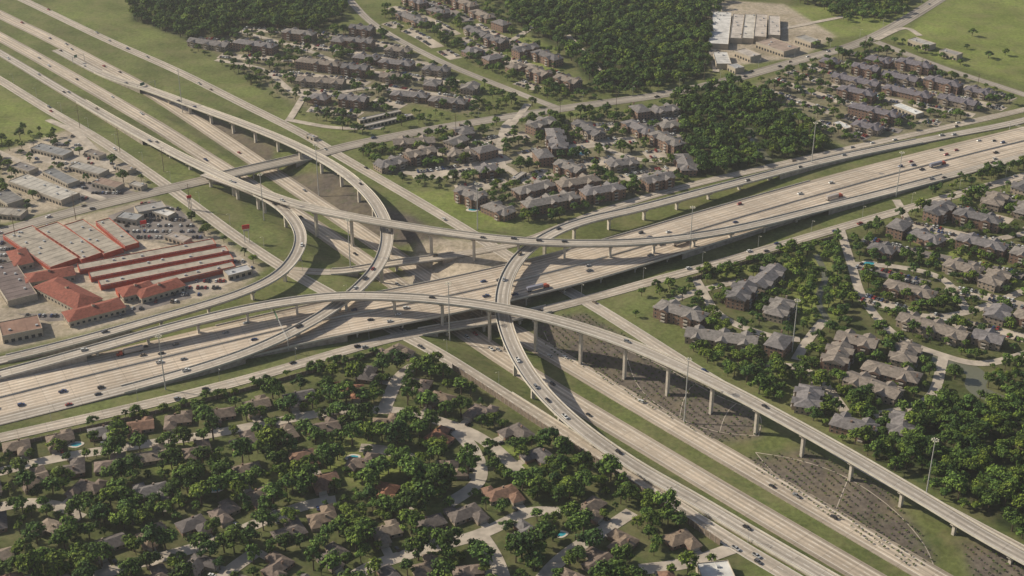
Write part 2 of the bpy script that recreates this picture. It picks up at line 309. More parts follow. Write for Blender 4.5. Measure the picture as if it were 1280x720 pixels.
# ---------------- road builder ----------------
def build_road(name,A,hw,mtop,bridge_h=5.5,openings=(),median=False,median_h=1.0,par=True,par_skip=0,span=36):
    T,Nn,s=frames(A); n=len(A); mb=MB()
    zt=terr(A[:,0],A[:,1]); L=A[:,:2]+Nn*hw; R=A[:,:2]-Nn*hw; zl=terr(L[:,0],L[:,1]); zr=terr(R[:,0],R[:,1])
    zm=np.minimum(zt,np.minimum(zl,zr)); br=(A[:,2]-zm)>bridge_h
    for (ox,oy,r) in openings: br|=(np.hypot(A[:,0]-ox,A[:,1]-oy)<r)
    def pt(i,o,z): return (A[i,0]+Nn[i,0]*o,A[i,1]+Nn[i,1]*o,A[i,2]+z)
    mats=[mtop,m_par,m_wall,m_gird,m_pier]
    for i in range(n-1):
        j=i+1
        mb.quad(pt(i,hw,0),pt(i,-hw,0),pt(j,-hw,0),pt(j,hw,0),0,((hw,s[i]),(-hw,s[i]),(-hw,s[j]),(hw,s[j])))
        elev=max(A[i,2]-zl[i],A[i,2]-zr[i])
        bridge=br[i] and br[j]
        for sg,zz in ((1,zl),(-1,zr)):
            def Q(a,b,c,d,m):
                if sg>0: mb.quad(a,b,c,d,m)
                else: mb.quad(d,c,b,a,m)
            if par and elev>1.2 and s[i]>par_skip:
                o1,o2=sg*hw,sg*(hw-.38)
                Q(pt(i,o1,.9),pt(i,o2,.9),pt(j,o2,.9),pt(j,o1,.9),1)
                Q(pt(i,o2,.9),pt(i,o2,.0),pt(j,o2,.0),pt(j,o2,.9),1)
                Q(pt(i,o1,-.45),pt(i,o1,.9),pt(j,o1,.9),pt(j,o1,-.45),1)
            if bridge:
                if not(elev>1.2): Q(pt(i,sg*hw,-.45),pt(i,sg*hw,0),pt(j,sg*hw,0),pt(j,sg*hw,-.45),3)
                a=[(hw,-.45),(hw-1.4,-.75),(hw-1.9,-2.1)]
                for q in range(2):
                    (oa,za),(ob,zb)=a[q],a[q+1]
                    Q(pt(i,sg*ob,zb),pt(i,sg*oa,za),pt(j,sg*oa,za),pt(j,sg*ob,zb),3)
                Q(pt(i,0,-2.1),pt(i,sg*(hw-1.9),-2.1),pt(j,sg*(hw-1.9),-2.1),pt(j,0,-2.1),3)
            else:
                top=-.45 if (par and elev>1.2 and s[i]>par_skip) else 0
                a=pt(i,sg*hw,top); b2=pt(j,sg*hw,top)
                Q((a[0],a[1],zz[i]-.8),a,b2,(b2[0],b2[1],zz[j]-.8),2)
        if br[i]!=br[j]:
            k=i if not br[i] else j
            a=pt(k,hw,-.02); c=pt(k,-hw,-.02); mb.quad(a,c,(c[0],c[1],zm[k]-1.5),(a[0],a[1],zm[k]-1.5),2)
        if median:
            for (o1,z1),(o2,z2) in (((.35,0),(.12,median_h)),((.12,median_h),(-.12,median_h)),((-.12,median_h),(-.35,0))):
                mb.quad(pt(i,o1,z1),pt(i,o2,z2),pt(j,o2,z2),pt(j,o1,z1),1)
    last=-99
    for i in range(2,n-2):
        if br[i] and br[i-2] and br[i+2] and s[i]-last>span:
            last=s[i]; t=T[i]; zc=A[i,2]-2.1
            if hw<7:
                g=zt[i]-.5; capb=zc-1.7
                mb.box((A[i,0],A[i,1],(g+capb)/2),(1.7,2.6,capb-g),4,ax=(t[0],t[1]))
                w1,w0,dd=hw-1.5,1.5,1.0
                def p2(o,d,z): return (A[i,0]+Nn[i,0]*o+t[0]*d,A[i,1]+Nn[i,1]*o+t[1]*d,z)
                for d,fl in ((-dd,0),(dd,1)):
                    pts=[p2(-w0,d,capb-.3),p2(w0,d,capb-.3),p2(w1,d,zc-.7),p2(w1,d,zc),p2(-w1,d,zc),p2(-w1,d,zc-.7)]
                    mb.ngon(pts if fl else pts[::-1],4)
                for (oa,za),(ob,zb) in (((w0,capb-.3),(w1,zc-.7)),((w1,zc-.7),(w1,zc)),((-w0,capb-.3),(-w1,zc-.7)),((-w1,zc-.7),(-w1,zc))):
                    mb.quad(p2(oa,-dd,za),p2(oa,dd,za),p2(ob,dd,zb),p2(ob,-dd,zb),4)
            else:
                mb.box((A[i,0],A[i,1],zc-.6),(1.3,2*hw-5,1.2),4,ax=(t[0],t[1]))
                k=max(2,int(hw/4.5))
                for q in range(k):
                    o=-(hw-4)+q*2*(hw-4)/(k-1); x=A[i,0]+Nn[i,0]*o; y=A[i,1]+Nn[i,1]*o; g=float(terr(x,y)[0])-.5
                    mb.cyl((x,y,g),(x,y,zc-1.2),.55,.55,8,4)
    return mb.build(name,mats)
def ribbon(name,A,hw,mat,z=.1,drape=False):
    T,Nn,s=frames(A); mb=MB()
    if drape: zz=terr(A[:,0],A[:,1])+z
    else: zz=np.full(len(A),z)
    for i in range(len(A)-1):
        j=i+1; q=[(A[k,0]+Nn[k,0]*o,A[k,1]+Nn[k,1]*o,zz[k]) for k,o in ((i,hw),(i,-hw),(j,-hw),(j,hw))]
        mb.quad(*q,0,((hw,s[i]),(-hw,s[i]),(-hw,s[j]),(hw,s[j])))
    return mb.build(name,[mat])
def nearest(A,B):
    d=np.hypot(A[:,None,0]-B[None,:,0],A[:,None,1]-B[None,:,1]); i,j=np.unravel_index(d.argmin(),d.shape); return (A[i,0],A[i,1])
opA=[(*nearest(P['A'],P[k]),r) for k,r in (('FS',26),('FN',26),('BN',34),('BS',34))]
build_road('highway_mainline',P['A'],27,m_flat,openings=opA,median=True,span=30)
build_road('highway_mainline',P['BN'],8.6,m_b,par=False)
build_road('highway_mainline',P['BS'],8.6,m_b,par=False)
build_road('frontage_road',P['FE'],5.4,m_front,bridge_h=4.5,span=26)
build_road('frontage_road',P['FW'],5.0,m_front,bridge_h=4.5,span=26)
def lower(A,z): 
    A=A.copy(); A[:,2]=z; return A
build_road('frontage_road',lower(P['FS'],.22),5.6,m_front,bridge_h=4.5)
build_road('frontage_road',lower(P['FN'],.26),5.6,m_front,bridge_h=4.5)
build_road('street_overpass',P['X'],8.5,m_street,bridge_h=4.5,span=24)
build_road('street',lower(P['Y'],.15),6,m_street); build_road('street',lower(P['Z'],.16),5,m_street)
for k in ('F1','F2','F3','F4','F5'):
    build_road('flyover_ramp',P[k],HW[k],m_ramp,bridge_h=5.0,par_skip=70 if k=='F3' else 0)
for k,A in P.items(): stamp_path(A,HW[k]+(3.5 if k!='BM' else 0),1)
# ---------------- streets ----------------
RS=[]
def street(pts,hw=4.0,z=.1,mat=None):
    A=path([(a,b,0) for a,b in pts],smooth=4); RS.append(A)
    ribbon('street',A,hw,mat or m_res,z+.012*len(RS)); stamp_path(A,hw+1.0,2); return A
S=[[( -40,600),(60,575),(150,560),(250,545),(330,530),(420,514),(500,514),(560,530),(605,550),(650,590)],
 [(120,720),(180,702),(260,680),(320,655),(380,632),(420,625)],
 [(-30,640),(40,628),(100,640)],[(480,512),(500,470),(530,450)],
 [(400,760),(450,715),(520,690),(600,668),(660,640),(700,640)],[(560,530),(590,560),(600,600),(560,630)],
 [(650,760),(700,700),(760,660),(790,640)],[(800,712),(860,704),(920,684)],
 [(240,770),(280,720),(320,690)],[(600,668),(620,700),(640,760)],[(450,560),(480,562),(520,575)]]
resA=[street(s,4.6) for s in S]
R2=[[(820,385),(850,372),(880,362),(930,350)],[(1050,285),(1064,330),(1080,375),(1120,420),(1180,445),(1230,455),(1290,440)],[(1080,375),(1150,395),(1210,390),(1290,360)],
 [(1180,445),(1160,500),(1090,520)],[(1030,400),(1010,425),(995,450)],[(1064,330),(1130,335),(1180,350),(1210,390)],[(1120,250),(1150,290),(1230,300),(1290,290)],[(950,455),(1000,460),(1030,480),(1060,520)],
 [(360,150),(420,160),(480,160)],[(500,215),(560,222),(620,205),(660,230)],[(620,205),(630,160),(640,150)],[(720,150),(745,180),(800,200),(850,200)],[(660,130),(625,180),(630,215)],
 [(895,90),(900,55),(1010,30),(1060,20)],[(640,50),(690,30),(760,100)],[(-60,165),(30,205),(90,235),(130,250)],[(140,215),(100,170),(60,150)],[(1095,50),(1130,35),(1150,45)],
 [(270,75),(330,88),(380,120),(470,110),(560,120)],[(300,40),(380,62),(440,85),(500,95)],[(380,120),(365,145),(360,152)],[(870,350),(900,395),(960,420),(1000,425)]]
R2A=[street(s,3.6) for s in R2]
# ---------------- buildings ----------------
def hip(mb,x0,x1,y0,y1,z,rise,ov,m,gable=False):
    x0-=ov;x1+=ov;y0-=ov;y1+=ov
    if (x1-x0)>=(y1-y0):
        i=0 if gable else (y1-y0)/2; yc=(y0+y1)/2; a,b=(x0+i,yc,z+rise),(x1-i,yc,z+rise)
        mb.quad((x0,y0,z),(x1,y0,z),b,a,m); mb.quad((x1,y1,z),(x0,y1,z),a,b,m)
        mb.tri((x0,y1,z),(x0,y0,z),a,m); mb.tri((x1,y0,z),(x1,y1,z),b,m)
    else:
        i=0 if gable else (x1-x0)/2; xc=(x0+x1)/2; a,b=(xc,y0+i,z+rise),(xc,y1-i,z+rise)
        mb.quad((x0,y1,z),(x0,y0,z),a,b,m); mb.quad((x1,y0,z),(x1,y1,z),b,a,m)
        mb.tri((x0,y0,z),(x1,y0,z),a,m); mb.tri((x1,y1,z),(x0,y1,z),b,m)
    mb.quad((x0,y0,z-.01),(x0,y1,z-.01),(x1,y1,z-.01),(x1,y0,z-.01),2)
def windows(mb,x0,x1,y0,y1,z,h,step,w=1.3,m=3):
    k=max(1,int((x1-x0)/step))
    for i in range(k):
        x=x0+(i+.5)*(x1-x0)/k
        for y,sg in ((y0,-1),(y1,1)):
            mb.box((x,y+sg*.02,z),(w+.2,.08,h+.2),2); mb.box((x,y+sg*.06,z),(w,.06,h),m)
    k=max(1,int((y1-y0)/step))
    for i in range(k):
        y=y0+(i+.5)*(y1-y0)/k
        for x,sg in ((x0,-1),(x1,1)):
            mb.box((x+sg*.02,y,z),(.08,w+.2,h+.2),2); mb.box((x+sg*.06,y,z),(.06,w,h),m)
def house_mesh(seed):
    r=random.Random(seed); mb=MB(); L=r.uniform(15,20); D=r.uniform(9,11); h=2.9
    mb.box((0,0,h/2),(L,D,h),0); hip(mb,-L/2,L/2,-D/2,D/2,h,2.6,.6,1,gable=r.random()<.35); windows(mb,-L/2,L/2,-D/2,D/2,1.6,1.2,3.6)
    wl=r.uniform(7,8.5); sx=r.choice((-1,1)); wx=sx*(L/2-wl/2); wy=-(D/2+3.2)
    mb.box((wx,wy,h/2),(wl,6.4,h),0); hip(mb,wx-wl/2,wx+wl/2,wy-3.2-.2,wy+5.5,h+.02,2.25,.6,1)
    mb.box((wx,wy-3.25,1.2),(4.8,.1,2.3),2)
    mb.box((-sx*1.0,-D/2-.05,1.1),(1.1,.1,2.1),4)
    if r.random()<.5:
        bx=-sx*(L/2-3.5); mb.box((bx,D/2+2,h/2),(6,4,h),0); hip(mb,bx-3,bx+3,D/2-3,D/2+4,h+.01,1.9,.6,1)
    mb.box((sx*2,D*.2,h+1.9),(1.2,.8,2.4),0)
    mb.box((wx,wy-8,.03),(5.2,9,.1),5)
    return mb.mesh('house',[m_brick if seed%2 else m_stucco,m_roof,m_trim,m_glass,m_door,m_res])
HM=[house_mesh(i) for i in range(9)]
def apt_mesh(seed,L,D=14,st=2):
    r=random.Random(seed); mb=MB(); h=2.9*st
    mb.box((0,0,h/2),(L,D,h),0); hip(mb,-L/2,L/2,-D/2,D/2,h,2.9,.8,1,gable=seed%3==0)
    for k in range(st): windows(mb,-L/2,L/2,-D/2,D/2,1.5+2.9*k,1.3,3.5)
    n=max(1,int(L/13))
    for i in range(n):
        x=-L/2+(i+.5)*L/n+r.uniform(-1,1)
        for sg in (-1,1):
            if r.random()<.25: continue
            w=r.uniform(6,8); y0,y1=(D/2-2,D/2+2.2) if sg>0 else (-D/2-2.2,-D/2+2)
            mb.box((x,(y0+y1)/2,h/2+.01),(w,y1-y0,h),0)
            yy0,yy1=(0,y1+.6) if sg>0 else (y0-.6,0); a,b=(x,yy0,h+2.2),(x,yy1,h+2.2)
            mb.quad((x-w/2-.5,yy1,h+.05),(x-w/2-.5,yy0,h+.05),a,b,1); mb.quad((x+w/2+.5,yy0,h+.05),(x+w/2+.5,yy1,h+.05),b,a,1)
            ye=yy1 if sg>0 else yy0; ye-=sg*.05
            mb.tri((x-w/2-.4,ye,h+.05),(x+w/2+.4,ye,h+.05),(x,ye,h+2.1),0)
            for k in range(st):
                mb.box((x,(y1 if sg>0 else y0)+sg*.5,2.9*k+.95),(3.4,1.0,.9),2); mb.box((x,(y1 if sg>0 else y0)+sg*.03,2.9*k+1.5),(2.6,.08,1.9),3)
        mb.box((x+L/n/2.3,r.uniform(-2,2),h+2.3),(1.2,1.2,2.2),0)
    return mb.mesh('apartment_building',[m_stucco if seed%2 else m_brick,m_roof,m_trim,m_glass,m_door,m_brick])
AM={L:[apt_mesh(int(L)+k,L,14,2 if k<2 else 3) for k in range(3)] for L in (20,28,38,50)}
ROOFS=[(.175,.16,.155),(.21,.19,.175),(.145,.135,.135),(.225,.19,.16),(.185,.17,.17)]
HROOFS=[(.20,.155,.12),(.17,.13,.105),(.14,.125,.12),(.23,.18,.14),(.18,.165,.16),(.12,.105,.10),(.22,.165,.12),(.15,.125,.11),(.25,.20,.155),(.20,.155,.13),(.27,.13,.08),(.22,.13,.09)]
def freefoot(x,y,L,D,a,val=255):
    c,s=math.cos(a),math.sin(a)
    for i in np.linspace(-.5,.5,max(3,int(L/4))):
        for j in (-.5,-.17,.17,.5):
            if hit(x+c*L*i-s*D*j,y+s*L*i+c*D*j,val): return False
    return True
def stampfoot(x,y,L,D,a,val=4):
    c,s=math.cos(a),math.sin(a)
    for i in np.linspace(-.5,.5,max(3,int(L/3))):
        for j in np.linspace(-.5,.5,max(3,int(D/3))): stamp(x+c*L*i-s*D*j,y+s*L*i+c*D*j,2.0,val)
def place_house(x,y,a,colr=None):
    if not freefoot(x,y,17,13,a): return False
    me=random.choice(HM); add('house',me,(x,y,0),a,(1,1,1),colr or random.choice(HROOFS)); stampfoot(x,y,16,13,a); return True
def place_apt(x,y,L,a,colr=None,chk=True):
    if chk and not freefoot(x,y,L,16,a): return False
    me=random.choice(AM[L]); add('apartment_building',me,(x,y,0),a,(1,1,1),colr or random.choice(ROOFS)); stampfoot(x,y,L,15,a); return True
def flatbldg(name,u1,v1,u2,v2,w,h,roof=(.4,.37,.33),wall=None,ribs=True,red=False):
    a=np.array(G(u1,v1,h)); b=np.array(G(u2,v2,h)); c=(a+b)/2; L=float(np.hypot(*(b-a)[:2])); an=math.atan2(b[1]-a[1],b[0]-a[0])
    mb=MB(); mb.box((0,0,h/2),(L,w,h),0,mt=1)
    for sx,sy,dx,dy in ((0,1,L,.3),(0,-1,L,.3),(1,0,.3,w-.6),(-1,0,.3,w-.6)):
        mb.box((sx*(L/2-.15),sy*(w/2-.15),h+.25),(dx,dy,.5),0)
    n=int(L/4)
    for i in range(n):
        x=-L/2+(i+.5)*L/n
        for sg in (-1,1):
            mb.box((x,sg*(w/2+.03),1.35),(2.6,.08,2.5),2)
            mb.box((x,sg*(w/2+.05),h-.25),(3.5,.12,.28),3)
    if ribs:
        for i in range(int(L/7)):
            x=-L/2+7*(i+.5); mb.box((x,0,h+.06),(.25,w-1,.12),1)
    for i in range(max(1,int(L*w/260))):
        mb.box((random.uniform(-L/2+2,L/2-2),random.uniform(-w/3,w/3),h+.6),(1.8,1.5,1.0),3)
    me=mb.mesh(name,[wall or m_comw,m_flatroof,m_glass if not red else m_redw,m_ac])
    add(name,me,(c[0],c[1],0),an,(1,1,1),roof); stampfoot(c[0],c[1],L,w,an)
def redbldg(u1,v1,u2,v2,w,h=5):
    a=np.array(G(u1,v1,h)); b=np.array(G(u2,v2,h)); c=(a+b)/2; L=float(np.hypot(*(b-a)[:2])); an=math.atan2(b[1]-a[1],b[0]-a[0])
    mb=MB(); mb.box((0,0,h/2),(L,w,h),0); hip(mb,-L/2,L/2,-w/2,w/2,h,w*.2,.8,1); windows(mb,-L/2,L/2,-w/2,w/2,1.8,1.8,4,2)
    mb.box((0,0,h+w*.2),(2,2,2.5),0,mt=1)
    add('tile_roof_shop',mb.mesh('tile_roof_shop',[m_comw,m_red,m_trim,m_glass]),(c[0],c[1],0),an); stampfoot(c[0],c[1],L,w,an)
SR=(.37,.325,.265)
for u1,v1,u2,v2,w in ((22,288,82,328,26),(58,282,116,320,20),(92,278,142,314,17),(128,275,165,306,12)):
    flatbldg('storage_building',u1,v1,u2,v2,w,4,SR,m_redw,red=True)
for u1,v1,u2,v2,w in ((98,334,268,302,11),(112,344,284,311,10),(124,354,290,321,10),(146,364,292,330,9)):
    flatbldg('storage_building',u1,v1,u2,v2,w,4,SR,m_redw,red=True)
for q in ((32,348,92,338,16),(58,352,112,380,22),(82,396,152,378,17),(150,366,190,356,16),(172,368,226,352,15),(20,312,30,330,14)): redbldg(*q)
for q in ((22,222,88,246,20,5,(.45,.42,.37)),(45,182,85,192,14,4,(.25,.25,.25)),(60,212,92,228,12,4,(.2,.2,.2)),(92,205,130,215,13,4,(.35,.33,.3)),(0,240,20,252,16,5,(.2,.19,.18)),(150,268,175,272,12,5,(.3,.3,.3)),
 (0,330,28,372,22,5,(.17,.13,.12)),(0,412,50,402,22,6,(.25,.15,.11)),(282,342,312,334,10,4,(.45,.45,.46)),(170,262,205,255,14,5,(.33,.31,.29)),(120,225,150,232,12,4,(.28,.2,.16)),(195,262,215,268,10,4,(.55,.53,.5)),
 (150,205,165,212,9,4,(.3,.25,.2)),(20,205,42,212,11,4,(.22,.2,.19)),(110,188,128,194,9,4,(.2,.17,.15)),(165,228,180,232,8,4,(.4,.37,.33)),(-20,262,30,266,14,4,(.3,.27,.23)),(210,292,235,300,9,4,(.35,.3,.26))): flatbldg('shop_building',*q)
for u1,v1,u2,v2,w,rc in ((903,15,898,55,22,(.6,.58,.55)),(924,18,920,48,14,(.5,.45,.4)),(938,18,934,48,14,(.55,.51,.45)),(952,18,950,46,14,(.5,.44,.38)),(968,20,968,44,13,(.5,.45,.4)),(955,50,990,62,26,(.35,.27,.22)),(900,65,905,80,16,(.55,.53,.5)),(925,62,945,70,16,(.45,.4,.35)),(1000,45,1020,52,16,(.35,.33,.3)),(915,80,925,85,12,(.4,.4,.4)),(1140,48,1165,56,14,(.4,.38,.35)),(1178,62,1200,68,12,(.3,.28,.26))):
    flatbldg('warehouse',u1,v1,u2,v2,w,6,rc)
flatbldg('carport',1045,152,1062,160,9,3,(.65,.65,.63)); flatbldg('carport',1120,130,1150,142,12,4,(.7,.7,.68)); flatbldg('clubhouse',875,716,915,712,16,5,(.6,.58,.54))
for q in ((448,150,500,138),(455,157,515,143),(385,168,395,172),(640,225,655,215)): flatbldg('carport',*q,6,3,(.36,.33,.3))
for u1,v1,u2,v2 in ((470,206,506,196),(508,196,542,188),(560,190,596,188),(598,190,615,186),(575,238,602,250),(606,252,640,266),(645,238,690,226),(700,232,745,224),(662,160,690,150),(690,160,700,190),(720,150,752,168),(785,150,812,164),(818,168,848,182),(852,190,862,212),(805,228,838,220),(700,205,725,215),(560,178,580,170)):
    a=np.array(G(u1,v1,7)); b=np.array(G(u2,v2,7)); c=(a+b)/2; L=np.hypot(*(b-a)[:2]); LL=min((20,28,38,50),key=lambda k:abs(k-L)); place_apt(c[0],c[1],LL,math.atan2(b[1]-a[1],b[0]-a[0]),None,False)
# ---------------- vehicles ----------------
def car_mesh(kind):
    mb=MB()
    def prism(prof,m):
        n=len(prof); Lf=[(x,w,z) for x,z,w in prof]; Rt=[(x,-w,z) for x,z,w in prof]
        mb.ngon(Lf[::-1],m); mb.ngon(Rt,m)
        for i in range(n):
            j=(i+1)%n; mb.quad(Lf[i],Lf[j],Rt[j],Rt[i],m)
    if kind=='sedan':
        prism([(-2.3,.35,.85),(2.3,.35,.85),(2.35,.6,.86),(2.2,.82,.82),(.95,.98,.88),(-1.5,1.0,.88),(-2.25,.95,.84),(-2.35,.6,.86)],0)
        prism([(-1.75,1.0,.80),(1.15,.98,.80),(.35,1.40,.64),(-1.05,1.42,.64)],1)
        mb.box((-.33,0,1.43),(1.35,1.26,.05),0); R=.33; xs=(-1.4,1.4)
    elif kind=='suv':
        prism([(-2.35,.4,.92),(2.35,.4,.92),(2.4,.8,.92),(2.25,1.02,.88),(1.1,1.15,.93),(-2.3,1.18,.93),(-2.4,.8,.92)],0)
        prism([(-2.28,1.17,.87),(1.2,1.15,.87),(.55,1.72,.74),(-2.05,1.75,.74)],1)
        mb.box((-.75,0,1.77),(2.5,1.46,.06),0); R=.38; xs=(-1.45,1.45)
    else:
        prism([(-2.8,.5,.95),(2.7,.5,.95),(2.75,.85,.95),(2.6,1.08,.9),(1.4,1.2,.95),(-2.75,1.2,.95)],0)
        prism([(-.55,1.2,.88),(1.5,1.2,.88),(.9,1.8,.74),(-.4,1.82,.74)],1)
        mb.box((.25,0,1.84),(1.25,1.46,.06),0); mb.box((-1.7,0,1.215),(1.9,1.55,.03),2); R=.42; xs=(-1.75,1.75)
    L=2.35 if kind!='pickup' else 2.77
    for s in (-1,1):
        for x in xs: mb.cyl((x,s*.66,R),(x,s*.93,R),R,R,10,2)
        mb.box((L,s*.62,.72),(.06,.35,.16),3); mb.box((-L,s*.66,.85),(.06,.28,.2),4)
    return mb.mesh('car',[m_paint,m_cglass,m_tyre,m_lamp,m_tail])
CM={k:car_mesh(k) for k in ('sedan','suv','pickup')}
def truck_mesh():
    mb=MB(); mb.box((-3.5,0,2.6),(13.5,2.5,2.8),0); mb.box((5.6,0,2.0),(2.4,2.4,2.4),3,top=1); mb.box((6.85,0,2.4),(.08,2.0,.9),1); mb.box((7.75,0,1.3),(1.7,2.0,1.2),3); mb.box((-1,0,1.0),(15,1.0,.3),2)
    for x in (-9.2,-7.9,3.9,5.1,7.6):
        for s in (-1,1): mb.cyl((x,s*.85,.5),(x,s*1.22,.5),.5,.5,10,2)
    return mb.mesh('semi_truck',[m_paint,m_cglass,m_tyre,m_redw])
TM=truck_mesh()
CARC=[(.68,.68,.66),(.68,.68,.66),(.38,.39,.40),(.22,.23,.24),(.04,.04,.045),(.03,.03,.035),(.10,.10,.11),(.30,.03,.03),(.04,.07,.18),(.2,.16,.12),(.55,.55,.52),(.05,.05,.05)]
def put_car(x,y,z,yaw,pitch=0,kind=None):
    k=kind or random.choices(('sedan','suv','pickup'),(5,4,3))[0]
    add({'sedan':'car','suv':'suv','pickup':'pickup_truck'}[k],CM[k],(x,y,z),yaw,(1,1,1),random.choice(CARC),ry=-pitch)
def traffic(A,lanes,gap,truck=.02):
    T,Nn,s=frames(A)
    for off,dr in lanes:
        q=random.uniform(0,gap)
        while q<s[-1]-5:
            i=int(q/s[-1]*(len(A)-1)); i=min(i,len(A)-2)
            x,y=A[i,0]+Nn[i,0]*off,A[i,1]+Nn[i,1]*off; z=A[i,2]+.03
            pit=math.atan2(A[i+1,2]-A[i,2],s[i+1]-s[i])*dr
            yaw=math.atan2(T[i,1]*dr,T[i,0]*dr)
            if random.random()<truck and abs(off)>4: add('semi_truck',TM,(x,y,z),yaw,(1,1,1),random.choice([(.5,.5,.5),(.45,.4,.36),(.25,.25,.3)]),ry=-pit)
            else: put_car(x,y,z,yaw,pit)
            q+=random.expovariate(1/gap)+11
lo=3.65
traffic(P['A'],[(o*lo+2.0,-1) for o in range(1,6)]+[(-o*lo-2.0,1) for o in range(1,6)],190)
for k in('BN','BS'): traffic(P[k],[(o*lo,-1 if k=='BN' else 1) for o in (-1,0,1)],190,0)
for k,dr in (('F1',1),('F2',-1),('F3',1),('F4',1),('F5',1)): traffic(P[k],[(o,dr) for o in(-1.8,1.8)],170,0)
for k,zz in (('FS',.22),('FN',.26)): traffic(lower(P[k],zz),[(o,1 if k=='FS' else -1) for o in(-3.6,0,3.6)],330,0)
for k in('FE','FW'): traffic(P[k],[(o,1 ) for o in(-3.2,0,3.2)],330,0)
traffic(P['X'],[(-5,1),(-2,1),(2,-1),(5,-1)],190,0)
# ---------------- apartment complexes ----------------
lotn=[0]
def complex_(pg,ang,pitch=42,amp=8,lens=(20,28,38),roof=None,lw=8.0,perp=.35,lots=True,fill=0,carp=.5):
    Pp=poly(pg); c=Pp.mean(0); a=math.radians(ang); e1=np.array([math.cos(a),math.sin(a)]); e2=np.array([-e1[1],e1[0]])
    loc=(Pp-c)@np.stack([e1,e2],1); x0,y0=loc.min(0); x1,y1=loc.max(0)
    rows=np.arange(y0+8,y1,pitch); ph=random.uniform(0,6)
    wv=lambda x,r:amp*math.sin(x/45+ph+r*.6)
    for r,yr in enumerate(rows if lots else []):
        run=[]; cut=random.uniform(80,150); cnt=0
        for x in list(np.arange(x0,x1,4))+[None]:
            ok=False
            if x is not None:
                cnt+=4
                p=c+e1*x+e2*(yr+wv(x,r)); ok=bool(inpoly(Pp,p[0],p[1])) and not hit(p[0],p[1],5) and (cnt%cut)>8
            if ok: run.append((p[0],p[1],0.0))
            else:
                if len(run)>5:
                    A=np.array(run); lotn[0]+=1; ribbon('parking_lot',A,lw,m_lot if random.random()<.75 else m_lotd,.1+.011*(lotn[0]%14)); stamp_path(A,lw+.3,2)
                    T,Nn,s=frames(A)
                    for sg in(-1,1):
                        q=4
                        while q<s[-1]-4:
                            if random.random()<carp and (int(q/17)+sg)%4:
                                i=min(len(A)-1,int(q/s[-1]*(len(A)-1))); x_,y_=A[i,0]+Nn[i,0]*sg*(lw-2.8)+T[i,0]*(q-s[i]),A[i,1]+Nn[i,1]*sg*(lw-2.8)+T[i,1]*(q-s[i])
                                if not hit(x_,y_,5): put_car(x_,y_,.28,math.atan2(Nn[i,1]*sg,Nn[i,0]*sg)+random.choice((0,math.pi)))
                            q+=3.0
                run=[]
    for r,yr in enumerate(np.r_[rows[0]-pitch,rows]):
        x=x0+random.uniform(2,10)
        while x<x1:
            L=random.choice(lens); yy=yr+pitch/2+wv(x+L/2,r-.5)+random.uniform(-2,2); p=c+e1*(x+L/2)+e2*yy
            if inpoly(Pp,p[0],p[1]):
                aa=a+random.uniform(-.1,.1)
                if random.random()<perp: L=28; aa+=math.pi/2
                for LL in sorted(set([L,28,20]),reverse=True):
                    if LL<=L and place_apt(p[0],p[1],LL,aa,roof): break
            x+=L+random.uniform(3,7)
    for _ in range(fill):
        x=random.uniform(Pp[:,0].min(),Pp[:,0].max()); y=random.uniform(Pp[:,1].min(),Pp[:,1].max())
        if inpoly(Pp,x,y): place_apt(x,y,(50,38,28,20)[min(3,int(4.4*_/fill))],a+random.choice((0,math.pi/2))+random.uniform(-.25,.25),roof)
complex_(K1,-18,pitch=44,perp=.25,fill=600,lens=(28,38,50),carp=.7)
complex_(K2,-52,fill=450,lens=(38,50))
complex_(K3,-40,pitch=36,roof=(.155,.14,.155),lw=6.5,perp=.12,fill=300,lens=(28,38,50),carp=.75)
complex_(K4,20,fill=300,lens=(28,38,50),lw=9,carp=.7)
complex_(K5,-30,lots=False,pitch=26,lens=(28,38),fill=1500,amp=3)
complex_(K6,-38,pitch=46,lens=(38,50),lw=6.5,fill=6000,carp=.7)
complex_(K7,-30,lots=False,pitch=27,lens=(28,38),fill=1200)
for A in resA:
    T,Nn,s=frames(A)
    for sg in(-1,1):
        q=random.uniform(5,15)
        while q<s[-1]:
            i=min(len(A)-1,int(q/s[-1]*(len(A)-1))); o=sg*random.uniform(18,22)
            yaw=math.atan2(T[i,1],T[i,0])+(0 if sg>0 else math.pi)+random.uniform(-.12,.12)
            if place_house(A[i,0]+Nn[i,0]*o,A[i,1]+Nn[i,1]*o,yaw):
                if random.random()<.5: put_car(A[i,0]+Nn[i,0]*sg*6.2,A[i,1]+Nn[i,1]*sg*6.2,.12,math.atan2(Nn[i,1],Nn[i,0]))
            q+=random.uniform(23,29)
resP=poly([(-80,585),(120,555),(300,510),(470,468),(545,465),(600,505),(720,575),(820,640),(880,690),(850,760),(-80,760)])
for _ in range(350):
    x=random.uniform(resP[:,0].min(),resP[:,0].max()); y=random.uniform(resP[:,1].min(),resP[:,1].max())
    if inpoly(resP,x,y) and freefoot(x,y,28,25,0.4): place_house(x,y,random.choice((.4,2.0,-.3,1.2,3.4)))
